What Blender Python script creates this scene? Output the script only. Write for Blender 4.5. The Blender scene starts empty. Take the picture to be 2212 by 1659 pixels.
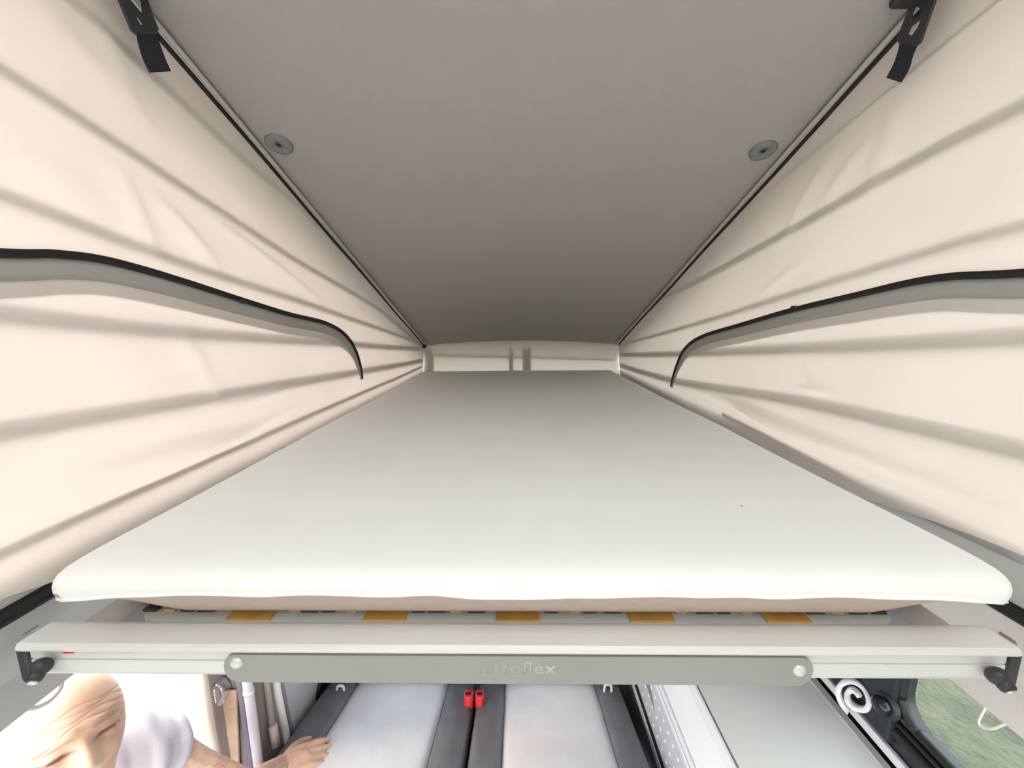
import bpy, bmesh, math, random
import numpy as np
from mathutils import Vector, Matrix, noise
from mathutils.geometry import tessellate_polygon

random.seed(7)
S = bpy.context.scene
COL = S.collection
PI = math.pi

# ------------------------------------------------------------------ camera
CZ = 1.86                      # camera height above the van floor
PITCH, YAW, ROLL, FPX = .1576, .0143, -.0069, 830.0
fwd = Vector((-math.sin(YAW)*math.cos(PITCH), math.cos(YAW)*math.cos(PITCH), -math.sin(PITCH)))
rgt = Vector((math.cos(YAW), math.sin(YAW), 0)); upv = rgt.cross(fwd)
R_ = rgt*math.cos(ROLL) + upv*math.sin(ROLL)
U_ = upv*math.cos(ROLL) - rgt*math.sin(ROLL)
cd = bpy.data.cameras.new('camera'); cam = bpy.data.objects.new('camera', cd); COL.objects.link(cam)
cd.sensor_width = 36; cd.lens = FPX/2212*36; cd.clip_start = .01
m = Matrix((R_, U_, -fwd)).transposed().to_4x4(); m.translation = (0, 0, CZ)
cam.matrix_world = m
S.camera = cam

# ------------------------------------------------------------------ sky, sun, exposure
W = bpy.data.worlds.new('sky'); S.world = W; W.use_nodes = True
bg = W.node_tree.nodes['Background']
bg.inputs[0].default_value = (.93, .97, 1.0, 1); bg.inputs[1].default_value = 6.2
sd = bpy.data.lights.new('sun', 'SUN'); sun = bpy.data.objects.new('sun', sd); COL.objects.link(sun)
sd.energy = 1.7; sd.angle = math.radians(16); sd.color = (1, .62, .36)
sun.rotation_euler = Vector((.80, .22, -.56)).to_track_quat('-Z', 'Y').to_euler()
vs = S.view_settings
vs.view_transform = 'Standard'; vs.look = 'None'; vs.gamma = 1; vs.use_curve_mapping = False
vs.exposure = .10

# ------------------------------------------------------------------ helpers
def ray(x, y): return fwd + R_*((x-1106)/FPX) + U_*((829.5-y)/FPX)
def at_x(x, y, v): d = ray(x, y); return d*(v/d.x)
def at_y(x, y, v): d = ray(x, y); return d*(v/d.y)
def at_z(x, y, v): d = ray(x, y); return d*(v/d.z)
# All coordinates below are metres from the camera's spot (x right, y to the rear of the van, z up);
# link() lifts them by CZ so that the van floor lies at z = 0.

def link(name, me, mat=None, parent=None, smooth=False):
    o = bpy.data.objects.new(name, me); COL.objects.link(o)
    if mat is not None: me.materials.append(mat)
    if smooth:
        for p in me.polygons: p.use_smooth = True
    if parent is not None:
        o.parent = parent
        o.matrix_parent_inverse = Matrix.Translation(-world_loc(parent))
    return o
def world_loc(o):
    return Vector(o['_loc']) if '_loc' in o else Vector((0, 0, 0))
def mesh(name, verts, faces, mat=None, parent=None, smooth=False):
    me = bpy.data.meshes.new(name)
    me.from_pydata([(v[0], v[1], v[2]+CZ) for v in verts], [], faces); me.update()
    return link(name, me, mat, parent, smooth)
def from_bm(name, bm, mat=None, parent=None, smooth=False):
    bmesh.ops.recalc_face_normals(bm, faces=bm.faces)
    for v in bm.verts: v.co.z += CZ
    me = bpy.data.meshes.new(name); bm.to_mesh(me); bm.free()
    return link(name, me, mat, parent, smooth)
def thing(name, loc, label, cat, group=None):
    o = bpy.data.objects.new(name, None); COL.objects.link(o)
    L = Vector(loc) + Vector((0, 0, CZ)); o.location = L; o['_loc'] = tuple(L)
    o.empty_display_size = .05
    return tag(o, label, cat, group)
def tag(o, label, cat, group=None, kind=None):
    o['label'] = label; o['category'] = cat
    if group: o['group'] = group
    if kind: o['kind'] = kind
    return o
def struct(o, label, cat): return tag(o, label, cat, None, 'structure')

def box_bm(c, s, r=0, seg=2, rot=None, bm=None):
    b = bmesh.new(); bmesh.ops.create_cube(b, size=1)
    for v in b.verts: v.co = Vector((v.co.x*s[0], v.co.y*s[1], v.co.z*s[2]))
    if r: bmesh.ops.bevel(b, geom=list(b.edges), offset=r, segments=seg, profile=.5, affect='EDGES')
    M = Matrix.Translation(Vector(c)) @ (rot.to_4x4() if rot is not None else Matrix())
    b.transform(M)
    if bm is None: return b
    me = bpy.data.meshes.new('t'); b.to_mesh(me); bm.from_mesh(me); bpy.data.meshes.remove(me); b.free(); return bm
def box(name, c, s, mat, parent=None, r=0, seg=2, rot=None, smooth=False):
    return from_bm(name, box_bm(c, s, r, seg, rot), mat, parent, smooth)

def frame_along(pts, up=None):
    fr = []; n = len(pts); pn = None
    for i, p in enumerate(pts):
        t = (pts[min(i+1, n-1)] - pts[max(i-1, 0)]).normalized()
        if pn is None:
            ref = up or (Vector((0, 0, 1)) if abs(t.z) < .9 else Vector((1, 0, 0)))
            a = (ref - t*ref.dot(t)).normalized()
        else:
            a = (pn - t*pn.dot(t)).normalized()
        pn = a; fr.append((t, a, t.cross(a)))
    return fr
def tube_vf(pts, r, k=10, off=0, cap=True):
    pts = [Vector(p) for p in pts]; fr = frame_along(pts); V = []; F = []
    rr = r if isinstance(r, (list, tuple)) else [r]*len(pts)
    for p, (t, a, b), q in zip(pts, fr, rr):
        for j in range(k):
            an = 2*PI*j/k; V.append(p + a*math.cos(an)*q + b*math.sin(an)*q)
    for i in range(len(pts)-1):
        for j in range(k):
            F.append((off+i*k+j, off+i*k+(j+1) % k, off+(i+1)*k+(j+1) % k, off+(i+1)*k+j))
    if cap:
        F.append(tuple(off+j for j in reversed(range(k)))); F.append(tuple(off+(len(pts)-1)*k+j for j in range(k)))
    return V, F
def tube(name, pts, r, mat, parent=None, k=10):
    V, F = tube_vf(pts, r, k); return mesh(name, V, F, mat, parent, True)
def spline(pts, n=8, closed=False):
    P = [Vector(p) for p in pts]; out = []; N = len(P)
    for i in range(N if closed else N-1):
        g = (lambda j: P[j % N]) if closed else (lambda j: P[max(0, min(N-1, j))])
        a, b, c, d = g(i-1), g(i), g(i+1), g(i+2)
        for k in range(n):
            t = k/n
            out.append(.5*((2*b) + (c-a)*t + (2*a-5*b+4*c-d)*t*t + (3*b-a-3*c+d)*t**3))
    if not closed: out.append(P[-1])
    return out
def prism(name, prof, axis, a0, a1, mat, parent=None, r=0, smooth=False):
    """closed profile (2-D) pushed along an axis: 'x' -> prof is (y,z); 'y' -> (x,z); 'z' -> (x,y)"""
    def P(p, a): return {'x': (a, p[0], p[1]), 'y': (p[0], a, p[1]), 'z': (p[0], p[1], a)}[axis]
    bm = bmesh.new(); n = len(prof)
    A = [bm.verts.new(P(p, a0)) for p in prof]; B = [bm.verts.new(P(p, a1)) for p in prof]
    for i in range(n): bm.faces.new((A[i], A[(i+1) % n], B[(i+1) % n], B[i]))
    bm.faces.new(A[::-1]); bm.faces.new(B)
    if r: bmesh.ops.bevel(bm, geom=list(bm.edges), offset=r, segments=2, affect='EDGES', clamp_overlap=True)
    return from_bm(name, bm, mat, parent, smooth)
def plate(name, outer, holes, d, mat, parent=None):
    """flat outline with holes (3-D points), given a thickness vector d"""
    bm = bmesh.new(); loops = [[Vector(p) for p in l] for l in [outer]+holes]
    vv = [bm.verts.new(p) for l in loops for p in l]
    for t in tessellate_polygon(loops): bm.faces.new([vv[i] for i in t])
    g = bmesh.ops.extrude_face_region(bm, geom=list(bm.faces))
    bmesh.ops.translate(bm, vec=Vector(d), verts=[x for x in g['geom'] if isinstance(x, bmesh.types.BMVert)])
    return from_bm(name, bm, mat, parent)
def lathe(name, prof, origin, axis, mat, parent=None, k=28, smooth=True):
    ax = Vector(axis).normalized(); u = ax.orthogonal().normalized(); w = ax.cross(u); V = []; F = []
    for (r, h) in prof:
        for j in range(k):
            an = 2*PI*j/k; V.append(Vector(origin)+ax*h+(u*math.cos(an)+w*math.sin(an))*max(r, 1e-5))
    for i in range(len(prof)-1):
        for j in range(k): F.append((i*k+j, i*k+(j+1) % k, (i+1)*k+(j+1) % k, (i+1)*k+j))
    return mesh(name, V, F, mat, parent, smooth)
def circle2(c, rx, ry, n=20, a0=0): return [(c[0]+rx*math.cos(a0+2*PI*i/n), c[1]+ry*math.sin(a0+2*PI*i/n)) for i in range(n)]
def rrect2(x0, y0, x1, y1, r, n=6):
    out = []
    for cx, cy, a in ((x1-r, y1-r, 0), (x0+r, y1-r, PI/2), (x0+r, y0+r, PI), (x1-r, y0+r, 1.5*PI)):
        out += [(cx+r*math.cos(a+PI/2*i/n), cy+r*math.sin(a+PI/2*i/n)) for i in range(n+1)]
    return out

# ------------------------------------------------------------------ materials
def mat_base(name):
    M = bpy.data.materials.new(name); M.use_nodes = True
    nt = M.node_tree; b = nt.nodes['Principled BSDF']; return M, nt, b
def MAT(name, col, rough=.6, metal=0, var=.05, scale=12, bump=0, bscale=200, spec=.5, coat=0, dist=.002):
    M, nt, b = mat_base(name); N = nt.nodes; L = nt.links
    b.inputs['Roughness'].default_value = rough; b.inputs['Metallic'].default_value = metal
    b.inputs['Specular IOR Level'].default_value = spec; b.inputs['Coat Weight'].default_value = coat
    tc = N.new('ShaderNodeTexCoord')
    nz = N.new('ShaderNodeTexNoise'); nz.inputs['Scale'].default_value = scale; nz.inputs['Detail'].default_value = 4
    L.new(tc.outputs['Object'], nz.inputs['Vector'])
    rp = N.new('ShaderNodeValToRGB'); rp.color_ramp.elements[0].position = .3; rp.color_ramp.elements[1].position = .7
    rp.color_ramp.elements[0].color = (*[max(0, c*(1-var)) for c in col], 1)
    rp.color_ramp.elements[1].color = (*[min(1, c*(1+var)) for c in col], 1)
    L.new(nz.outputs['Fac'], rp.inputs['Fac']); L.new(rp.outputs['Color'], b.inputs['Base Color'])
    if bump:
        n2 = N.new('ShaderNodeTexNoise'); n2.inputs['Scale'].default_value = bscale; n2.inputs['Detail'].default_value = 3
        L.new(tc.outputs['Object'], n2.inputs['Vector'])
        bp = N.new('ShaderNodeBump'); bp.inputs['Strength'].default_value = bump; bp.inputs['Distance'].default_value = dist
        L.new(n2.outputs['Fac'], bp.inputs['Height']); L.new(bp.outputs['Normal'], b.inputs['Normal'])
    return M
def FABRIC(name, col, trans, mixf=.55):
    M, nt, b = mat_base(name); N = nt.nodes; L = nt.links; N.remove(b)
    out = N['Material Output']
    d = N.new('ShaderNodeBsdfDiffuse'); t = N.new('ShaderNodeBsdfTranslucent'); mx = N.new('ShaderNodeMixShader')
    tc = N.new('ShaderNodeTexCoord')
    nz = N.new('ShaderNodeTexNoise'); nz.inputs['Scale'].default_value = 5; nz.inputs['Detail'].default_value = 5
    L.new(tc.outputs['Object'], nz.inputs['Vector'])
    for nd, c in ((d, col), (t, trans)):
        rp = N.new('ShaderNodeValToRGB'); rp.color_ramp.elements[0].position = .3; rp.color_ramp.elements[1].position = .7
        rp.color_ramp.elements[0].color = (*[x*.95 for x in c], 1); rp.color_ramp.elements[1].color = (*c, 1)
        L.new(nz.outputs['Fac'], rp.inputs['Fac']); L.new(rp.outputs['Color'], nd.inputs['Color'])
    wv = N.new('ShaderNodeTexNoise'); wv.inputs['Scale'].default_value = 420; L.new(tc.outputs['Object'], wv.inputs['Vector'])
    bp = N.new('ShaderNodeBump'); bp.inputs['Strength'].default_value = .12; bp.inputs['Distance'].default_value = .001
    L.new(wv.outputs['Fac'], bp.inputs['Height']); L.new(bp.outputs['Normal'], d.inputs['Normal']); L.new(bp.outputs['Normal'], t.inputs['Normal'])
    mx.inputs[0].default_value = mixf
    L.new(d.outputs[0], mx.inputs[1]); L.new(t.outputs[0], mx.inputs[2]); L.new(mx.outputs[0], out.inputs['Surface'])
    return M

m_canvas = FABRIC('tent canvas', (.88, .82, .76), (.415, .355, .305), .31)
m_hem = FABRIC('canvas hem tape', (.66, .66, .64), (.66, .66, .64), .45)
m_band = MAT('elastic band', (.36, .35, .34), .8, bump=.3, bscale=600)
m_ceil = MAT('ceiling felt', (.405, .395, .39), .9, var=.02, scale=30, bump=.06, bscale=900)
m_black = MAT('black rubber', (.012, .012, .014), .55, var=.2)
m_blackpl = MAT('black plastic', (.028, .032, .038), .42, var=.15, scale=40, bump=.15, bscale=500)
m_web = MAT('navy webbing', (.014, .018, .028), .8, bump=.6, bscale=700)
m_bead = MAT('grey bead', (.50, .485, .46), .5)
m_alu = MAT('white anodised aluminium', (.74, .755, .74), .45, .1, var=.03, scale=6)
m_plate = MAT('grey powder-coated plate', (.33, .335, .31), .45, .1, var=.03, scale=8)
m_rivet = MAT('silver rivet', (.72, .72, .70), .38, .35)
m_matt = None
m_slat = MAT('golden plywood', (.52, .30, .085), .5, var=.15, scale=30)
m_basepl = MAT('pale grey base board', (.62, .67, .68), .5)
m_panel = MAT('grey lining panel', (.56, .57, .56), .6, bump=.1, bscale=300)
m_panelr = MAT('warm-lit lining panel', (.70, .66, .62), .7, bump=.1, bscale=300)  # beige tone has the warm light on this side painted in
m_white = MAT('white lacquer', (.86, .86, .85), .35, var=.02)
m_warmwhite = MAT('off-white laminate', (.90, .89, .87), .4, var=.02, scale=3)
m_seatl = MAT('light grey upholstery', (.84, .86, .90), .75, var=.04, bump=.25, bscale=350)
m_seatd = MAT('slate leatherette', (.17, .175, .20), .42, var=.1, scale=20, bump=.2, bscale=250)
m_red = MAT('red plastic', (.78, .03, .05), .35)
m_tan = MAT('tan carpet', (.60, .43, .32), .95, var=.15, scale=25, bump=.5, bscale=400)
m_brown = MAT('brown-grey plastic', (.27, .23, .22), .6)
m_lilac = MAT('lilac-grey fabric', (.56, .53, .56), .9, bump=.3, bscale=300)
m_rail = MAT('lilac painted rail', (.66, .63, .70), .4)
m_chrome = MAT('chrome', (.75, .74, .75), .15, 1)
m_skirt = MAT('van paint', (.80, .80, .78), .35, coat=.4)
m_floor = MAT('grey vinyl floor', (.24, .23, .22), .6, scale=40, var=.2)
m_pave = MAT('pale concrete', (.21, .205, .20), .9, scale=3, var=.08, bump=.3, bscale=60)
m_pants = MAT('dark trousers', (.06, .07, .10), .9)
m_shoe = MAT('dark shoe', (.05, .05, .05), .6)

def mattress_mat():
    M = MAT('ecru terry mattress cover', (.89, .92, .91), .95, var=.010, scale=14, bump=.12, bscale=420, dist=.001)
    nt = M.node_tree; N = nt.nodes; L = nt.links; b = N['Principled BSDF']
    b.inputs['Sheen Weight'].default_value = .15
    src = b.inputs['Base Color'].links[0].from_socket
    tc = N.new('ShaderNodeTexCoord'); vo = N.new('ShaderNodeTexVoronoi'); vo.inputs['Scale'].default_value = 7
    L.new(tc.outputs['Object'], vo.inputs['Vector'])
    lt = N.new('ShaderNodeMath'); lt.operation = 'LESS_THAN'; lt.inputs[1].default_value = .016
    L.new(vo.outputs['Distance'], lt.inputs[0])
    mx = N.new('ShaderNodeMix'); mx.data_type = 'RGBA'; mx.inputs['B'].default_value = (.22, .2, .18, 1)
    L.new(lt.outputs[0], mx.inputs['Factor']); L.new(src, mx.inputs['A']); L.new(mx.outputs['Result'], b.inputs['Base Color'])
    return M
m_matt = mattress_mat()
def grass_mat():
    M = MAT('lawn', (.2, .22, .1), .95, bump=.8, bscale=30, dist=.05)
    nt = M.node_tree; N = nt.nodes
    for n in N:
        if n.type == 'VALTORGB':
            n.color_ramp.elements[0].color = (.030, .036, .027, 1); n.color_ramp.elements[1].color = (.150, .140, .088, 1)
        if n.type == 'TEX_NOISE' and n.inputs['Scale'].default_value == 12:
            n.inputs['Scale'].default_value = 2.2; n.inputs['Detail'].default_value = 10; n.inputs['Roughness'].default_value = .75
    return M
m_grass = grass_mat()
def glass_mat():
    M, nt, b = mat_base('tinted glass'); N = nt.nodes; L = nt.links; N.remove(b)
    t = N.new('ShaderNodeBsdfTransparent'); t.inputs[0].default_value = (.80, .85, .83, 1)
    g = N.new('ShaderNodeBsdfGlossy'); g.inputs['Roughness'].default_value = .02
    mx = N.new('ShaderNodeMixShader'); mx.inputs[0].default_value = .05
    L.new(t.outputs[0], mx.inputs[1]); L.new(g.outputs[0], mx.inputs[2]); L.new(mx.outputs[0], N['Material Output'].inputs['Surface'])
    return M
m_glass = glass_mat()
m_clear = glass_mat(); m_clear.name = 'clear acrylic'
for n_ in m_clear.node_tree.nodes:
    if n_.type == 'BSDF_TRANSPARENT': n_.inputs[0].default_value = (.96, .98, .98, 1)

# ------------------------------------------------------------------ pop-up roof
OX = .0245; RW = .658; RZ = -.1467; RS = .353; YR = 2.60
def roof_z(Y): return RZ + RS*(YR-Y)
YF = -.72                                   # front end of the tent, behind the camera

def build_ceiling():
    xs = [-.79, -.755, -.735, -.70, -.665, -.655, -.645, -.635, -.62, -.60] + [-.56+i*.07 for i in range(17)] + [.60, .62, .635, .645, .655, .665, .70, .735, .755, .79]
    ys = [YF-.06+i*(2.66-YF+.06)/40 for i in range(41)]+[2.69, 2.74]
    def low(x, Y):
        a = abs(x); z = roof_z(Y) + .028*(1-min(1, a/RW)**2)
        if a > .61: z += .016*min(1, (a-.61)/.035)**2
        if a > .74: z = roof_z(Y)-.075
        if Y > 2.68: z = roof_z(Y)-.03
        return z
    V = []; F = []; n = len(xs)
    for Y in ys:
        for x in xs: V.append((OX+x, Y, low(x, Y)))
    for Y in ys:
        for x in xs: V.append((OX+x, Y, roof_z(Y)+.05+.04*(1-(x/.79)**2)))
    o2 = len(ys)*n
    def solid(i, j):                      # the added roof window is cut through the panel
        if not (0 <= i < len(ys)-1 and 0 <= j < n-1): return False
        return not (abs((xs[j]+xs[j+1])/2) < .49 and -.66 < (ys[i]+ys[i+1])/2 < .07)
    for i in range(len(ys)-1):
        for j in range(n-1):
            if not solid(i, j): continue
            a = i*n+j; F.append((a, a+1, a+n+1, a+n)); F.append((o2+a, o2+a+n, o2+a+n+1, o2+a+1))
            for di, dj, p, q in ((-1, 0, a+1, a), (1, 0, a+n, a+n+1), (0, -1, a, a+n), (0, 1, a+n+1, a+1)):
                if not solid(i+di, j+dj): F.append((p, q, o2+q, o2+p))
    return struct(mesh('ceiling', V, F, m_ceil, None, True), 'grey felt-lined panel of the raised roof, sloping down to the rear', 'ceiling')
ceiling = build_ceiling()
def added_skylight():  # roof window added out of view to light the mattress
    V = []
    for Y in (-.69, .12):
        for x in (-.53, .53): V += [(OX+x, Y, roof_z(Y)+.095), (OX+x, Y, roof_z(Y)+.100)]
    F = [(0, 2, 6, 4), (1, 5, 7, 3), (0, 1, 3, 2), (4, 6, 7, 5), (0, 4, 5, 1), (2, 3, 7, 6)]
    return struct(mesh('added_window', V, F, m_clear), 'clear roof window, added out of view to light the bed foot', 'window')

added_skylight()
ys = [YF+i*(YR-YF)/60 for i in range(61)]
for s, nm in ((-1, 'left'), (1, 'right')):
    t = tube('roof_edge_trim', [(OX+s*(RW-.0145), Y, roof_z(Y)+.006) for Y in ys], .0052, m_bead)
    t.name = 'trim_1' if s < 0 else 'trim_2'
    struct(t, ('pale bead along the roof edge above the peach-lit canvas' if s < 0 else 'pale bead along the roof edge above the white-lit canvas'), 'trim')
    g = tube('roof_gasket', [(OX+s*(RW-.002), Y, roof_z(Y)+.001+.0015*math.sin(Y*9+s)) for Y in ys], .0052, m_black)
    g.name = 'trim_3' if s < 0 else 'trim_4'
    struct(g, ('black piping between roof and peach-lit canvas' if s < 0 else 'black piping between roof and white-lit canvas'), 'trim')
rear = [(OX+RW*(-1+2*i/30), YR+.004, roof_z(YR)-.004+.028*(1-(-1+2*i/30)**2)) for i in range(31)]
cb_ = bpy.data.objects['trim_3']
box('corner_bracket', (OX-RW+.006, YR-.01, roof_z(YR)-.004), (.022, .03, .028), m_black, cb_, .005)
struct(tube('trim_5', rear, .0075, m_alu), 'thin bright arched rail at the low rear edge of the roof', 'trim')

# ---- canvas side walls
ZL = -.325
FOLDS = {}
def seg_d(p, a, b):
    ax, ay = a; bx, by = b; dx, dy = bx-ax, by-ay; L2 = dx*dx+dy*dy
    t = max(0, min(1, ((p[0]-ax)*dx+(p[1]-ay)*dy)/L2)); return math.hypot(p[0]-ax-t*dx, p[1]-ay-t*dy), t
def wall_edges(s, Y):
    u = max(0, min(1, (Y-.45)/.6 if s > 0 else (Y-.34)/.22)); u = u*u*(3-2*u)
    return (OX+s*(RW-.001), roof_z(Y)-.002), (OX+s*.683, ZL-(.07 if s > 0 else .045+.03*max(0, min(1, Y-.8)))*u)
def wall_x(s, Y, z, folds=True):
    (xu, zu), (xl, zl) = wall_edges(s, Y)
    t = max(0, min(1, (z-zl)/max(.02, zu-zl)))
    x = xl+(xu-xl)*t
    e = math.sin(PI*t); k = max(0, min(1, (2.62-Y)*2.2))
    x -= s*.010*e*k
    if folds:
        w = min(1, t*9)*min(1, (1-t)*9)*k
        x += s*w*.0035*noise.noise((Y*2.6+s*5, z*4.2, s*3.1))
        x += s*w*.0018*noise.noise((Y*6+s*9, z*9, 4.7))
        for a, b, am, sg in FOLDS.get(s, ()):
            d, q = seg_d((Y, z), a, b)
            if d < 4*sg: x -= s*w*am*math.exp(-(d/sg)**2)*(math.sin(PI*(.08+.84*q)) if am < .0049 or True else 1)
    return x
def on_wall(s, px, py):
    X = s*.655+OX
    for _ in range(4):
        p = at_x(px, py, X); X = wall_x(s, p.y, p.z, False)
    p = at_x(px, py, X); return (p.y, p.z)

BANDS = {
 -1: [[(148, 0), (320, 156), (527, 350), (658, 462), (790, 600)],
      [(0, 143), (211, 278), (422, 418), (633, 557), (802, 658), (868, 712)],
      [(0, 413), (211, 494), (422, 574), (675, 658), (870, 728)],
      [(0, 672), (193, 694), (434, 718), (724, 739), (897, 754)],
      [(0, 928), (241, 889), (482, 850), (772, 802), (895, 782)],
      [(0, 1195), (338, 1043), (675, 894), (880, 806)]],
 1: [[(2156, 0), (1941, 177), (1776, 316), (1650, 422), (1560, 500)],
     [(2212, 224), (1987, 338), (1734, 481), (1523, 599), (1396, 667)],
     [(2212, 481), (2029, 532), (1734, 624), (1523, 692), (1355, 742)],
     [(2212, 722), (1987, 736), (1698, 751), (1457, 763), (1362, 766)],
     [(2212, 970), (1987, 920), (1698, 859), (1457, 821), (1345, 790)],
     [(2212, 1214), (1939, 1088), (1746, 987), (1560, 893)]]}
BW = {-1: [.014, .013, .014, .020, .022, .012], 1: [.006, .017, .012, .022, .024, .010]}
FP = {-1: [((75, 5), (350, 310), .004, .02), ((190, 20), (300, 250), .004, .02), ((250, 360), (335, 560), .006, .018), ((330, 420), (470, 580), .006, .015),
           ((430, 450), (620, 610), .005, .014), ((520, 520), (690, 650), .004, .012), ((150, 1040), (520, 930), .006, .016), ((60, 1110), (560, 930), .006, .018),
           ((380, 700), (470, 860), .004, .016), ((470, 880), (640, 830), .004, .010), ((20, 330), (250, 470), .003, .03), ((180, 1090), (640, 880), .004, .010)],
      1: [((1800, 330), (1690, 520), .005, .014), ((1880, 300), (1780, 440), .005, .014), ((1950, 210), (1880, 420), .004, .02), ((1505, 838), (2212, 1130), .008, .014),
          ((1600, 880), (2000, 1090), .006, .018), ((1735, 790), (1770, 850), .004, .008), ((1730, 838), (1790, 845), .004, .006), ((1740, 560), (1640, 640), .003, .012), ((1560, 850), (1760, 960), .005, .014)]}
def band_pts(s, px):
    P = [on_wall(s, *p) for p in px]
    a, b = P[0], P[1]                       # carry the band on towards the front of the tent
    sl = (a[1]-b[1])/(a[0]-b[0]) if abs(a[0]-b[0]) > 1e-4 else 0
    ext = []
    Y = a[0]-.25
    while Y > YF+.05:
        z = a[1]+sl*(Y-a[0])
        if ZL+.02 < z < roof_z(Y)-.03: ext.insert(0, (Y, z))
        Y -= .25
    (ya, za), (yb, zb) = P[-2], P[-1]
    if 1.8 < yb < 2.55:                     # and back to the hinge corner
        z = zb+(zb-za)/(yb-ya)*(2.585-yb)
        P.append((2.585, max(-.36, min(roof_z(2.585)-.012, z))))
    return ext+P
for s in (-1, 1):
    FOLDS[s] = [(on_wall(s, *a), on_wall(s, *b), am*2.3, sg) for a, b, am, sg in FP[s]]
    fl = []
    for px in BANDS[s][:5]:
        P = band_pts(s, px)
        fl += [(P[i], P[i+1], .0025, .009) for i in range(len(P)-1)]
    FOLDS[s] += fl

def build_wall(s):
    V = []; F = []; nj = 110; ny = 230
    Ys = [YF+(2.615-YF)*i/ny for i in range(ny+1)]
    for Y in Ys:
        (xu, zu), (xl, zl) = wall_edges(s, Y)
        for j in range(nj+1):
            z = zl+(zu-zl)*j/nj; V.append((wall_x(s, Y, z), Y, z))
    n = nj+1
    for i in range(ny):
        for j in range(nj):
            a = i*n+j; F.append((a, a+1, a+n+1, a+n) if s > 0 else (a, a+n, a+n+1, a+1))
    nm = 'wall_left' if s < 0 else 'wall_right'
    lab = 'peach-lit cream canvas tent side behind the black window zip' if s < 0 else 'white-lit cream canvas tent side with wrinkles under its window zip'
    return struct(mesh(nm, V, F, m_canvas, None, True), lab, 'tent wall')
def ribbon(name, s, line, width, off, thick, mat, parent, n=10, wfun=None, side=0):
    """flat strip following the canvas; off > 0 lies outside it, < 0 inside; side shifts it across its width"""
    P = spline([(0, y, z) for y, z in line], n); V = []; F = []
    N = len(P)
    for i, p in enumerate(P):
        t = (P[min(i+1, N-1)]-P[max(i-1, 0)]).normalized(); nn = Vector((0, -t.z, t.y))
        w = width*(wfun(i/(N-1)) if wfun else 1)
        for q in (-.5, -.17, .17, .5):
            c = p + nn*(w*(q+side))
            V.append((wall_x(s, c.y, c.z)+s*off, c.y, c.z))
        for q in (.5, .17, -.17, -.5):
            c = p + nn*(w*(q+side))
            V.append((wall_x(s, c.y, c.z)+s*(off+thick*(1 if off >= 0 else -1)), c.y, c.z))
    for i in range(N-1):
        for j in range(8):
            a = i*8+j; b = i*8+(j+1) % 8; F.append((a, b, b+8, a+8))
    F.append(tuple(range(8))[::-1]); F.append(tuple((N-1)*8+j for j in range(8)))
    return mesh(name, V, F, mat, parent, True)

ZIP = {-1: [(0, 547), (120, 549), (240, 565), (390, 607), (520, 648), (620, 678), (700, 698), (742, 722), (765, 755), (777, 790), (782, 818)],
       1: [(2212, 590), (2060, 597), (1960, 612), (1840, 640), (1720, 668), (1600, 702), (1520, 726), (1482, 752), (1463, 790), (1450, 835)]}
for s in (-1, 1):
    wl = build_wall(s)
    for i, px in enumerate(BANDS[s]):
        o = ribbon('elastic_band' if i < 5 else 'hem_cord', s, band_pts(s, px), BW[s][i]*1.2, (.008 if BW[s][i] > .01 else .003) if i < 5 else .004, .003, m_band, wl, 6)
    Zp = [on_wall(s, *p) for p in ZIP[s]]
    y0, z0 = Zp[0]
    y1, z1 = Zp[1]; sl = (z1-z0)/(y1-y0)
    Zp = [(-.42, -.24), (-.36, -.12), (-.2, -.01), (.05, z0-.055), (.25, z0-.25*sl*.8)] + Zp
    zz = ribbon('zipper', s, Zp, .0115, -.0012, .0035, m_black, wl, 8, lambda t: 1 if t < .93 else max(.35, 1-(t-.93)*9))
    ribbon('flap_hem', s, Zp, .030, -.0006, .0008, m_hem, wl, 8, lambda t: 1 if t < .9 else max(.4, 1-(t-.9)*6), side=-.62*(1))
    ribbon('flap_facing', s, Zp, .048, .0012, .0008, m_hem, wl, 8, lambda t: 1 if t < .8 else max(.25, 1-(t-.8)*4), side=-.62)
    a = on_wall(s, *((520, 652) if s < 0 else (1720, 664)))
    x = wall_x(s, *a)-s*.006
    from_bm('zip_slider', box_bm((x, a[0], a[1]), (.005, .020, .008), .002), m_blackpl, zz)

# ---- rear and front canvas
def build_end(Y, z_low, nm, lab, s):
    V = []; F = []; nx = 60; nz = 16
    for i in range(nx+1):
        u = -1+2*i/nx; x = OX+.692*u
        zt = roof_z(Y)+.028*max(0, 1-(u*1.05)**2)-.002
        for j in range(nz+1):
            t = j/nz; z = z_low+(zt-z_low)*t
            V.append((x, Y+s*(.012*math.sin(PI*t)+.004*noise.noise((x*7, z*9, 3)))*(1 if 0 < j < nz else 0), z))
    n = nz+1
    for i in range(nx):
        for j in range(nz):
            a = i*n+j; F.append((a, a+n, a+n+1, a+1))
    return struct(mesh(nm, V, F, m_canvas, None, True), lab, 'tent wall')
wb = build_end(2.612, -.40, 'wall_back', 'low strip of glowing canvas under the rear roof rail', 1)
def backbar(x0, x1, z0, z1, nm='hinge_bar', Y=2.630): return box(nm, ((x0+x1)/2, Y, (z0+z1)/2), (x1-x0, .006, z1-z0), m_band, wb, .002)
for p0, p1 in (((1099, 757), (1109, 797)), ((1129, 754), (1147, 797))):
    a = at_y(*p0, 2.62); b = at_y(*p1, 2.62); backbar(a.x, b.x, b.z-.03, a.z)  # upright bars outside the canvas stand for the roof hinges
a = at_y(900, 757, 2.62); b = at_y(937, 800, 2.62); backbar(a.x, b.x, b.z-.03, a.z, 'corner_patch')
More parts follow.
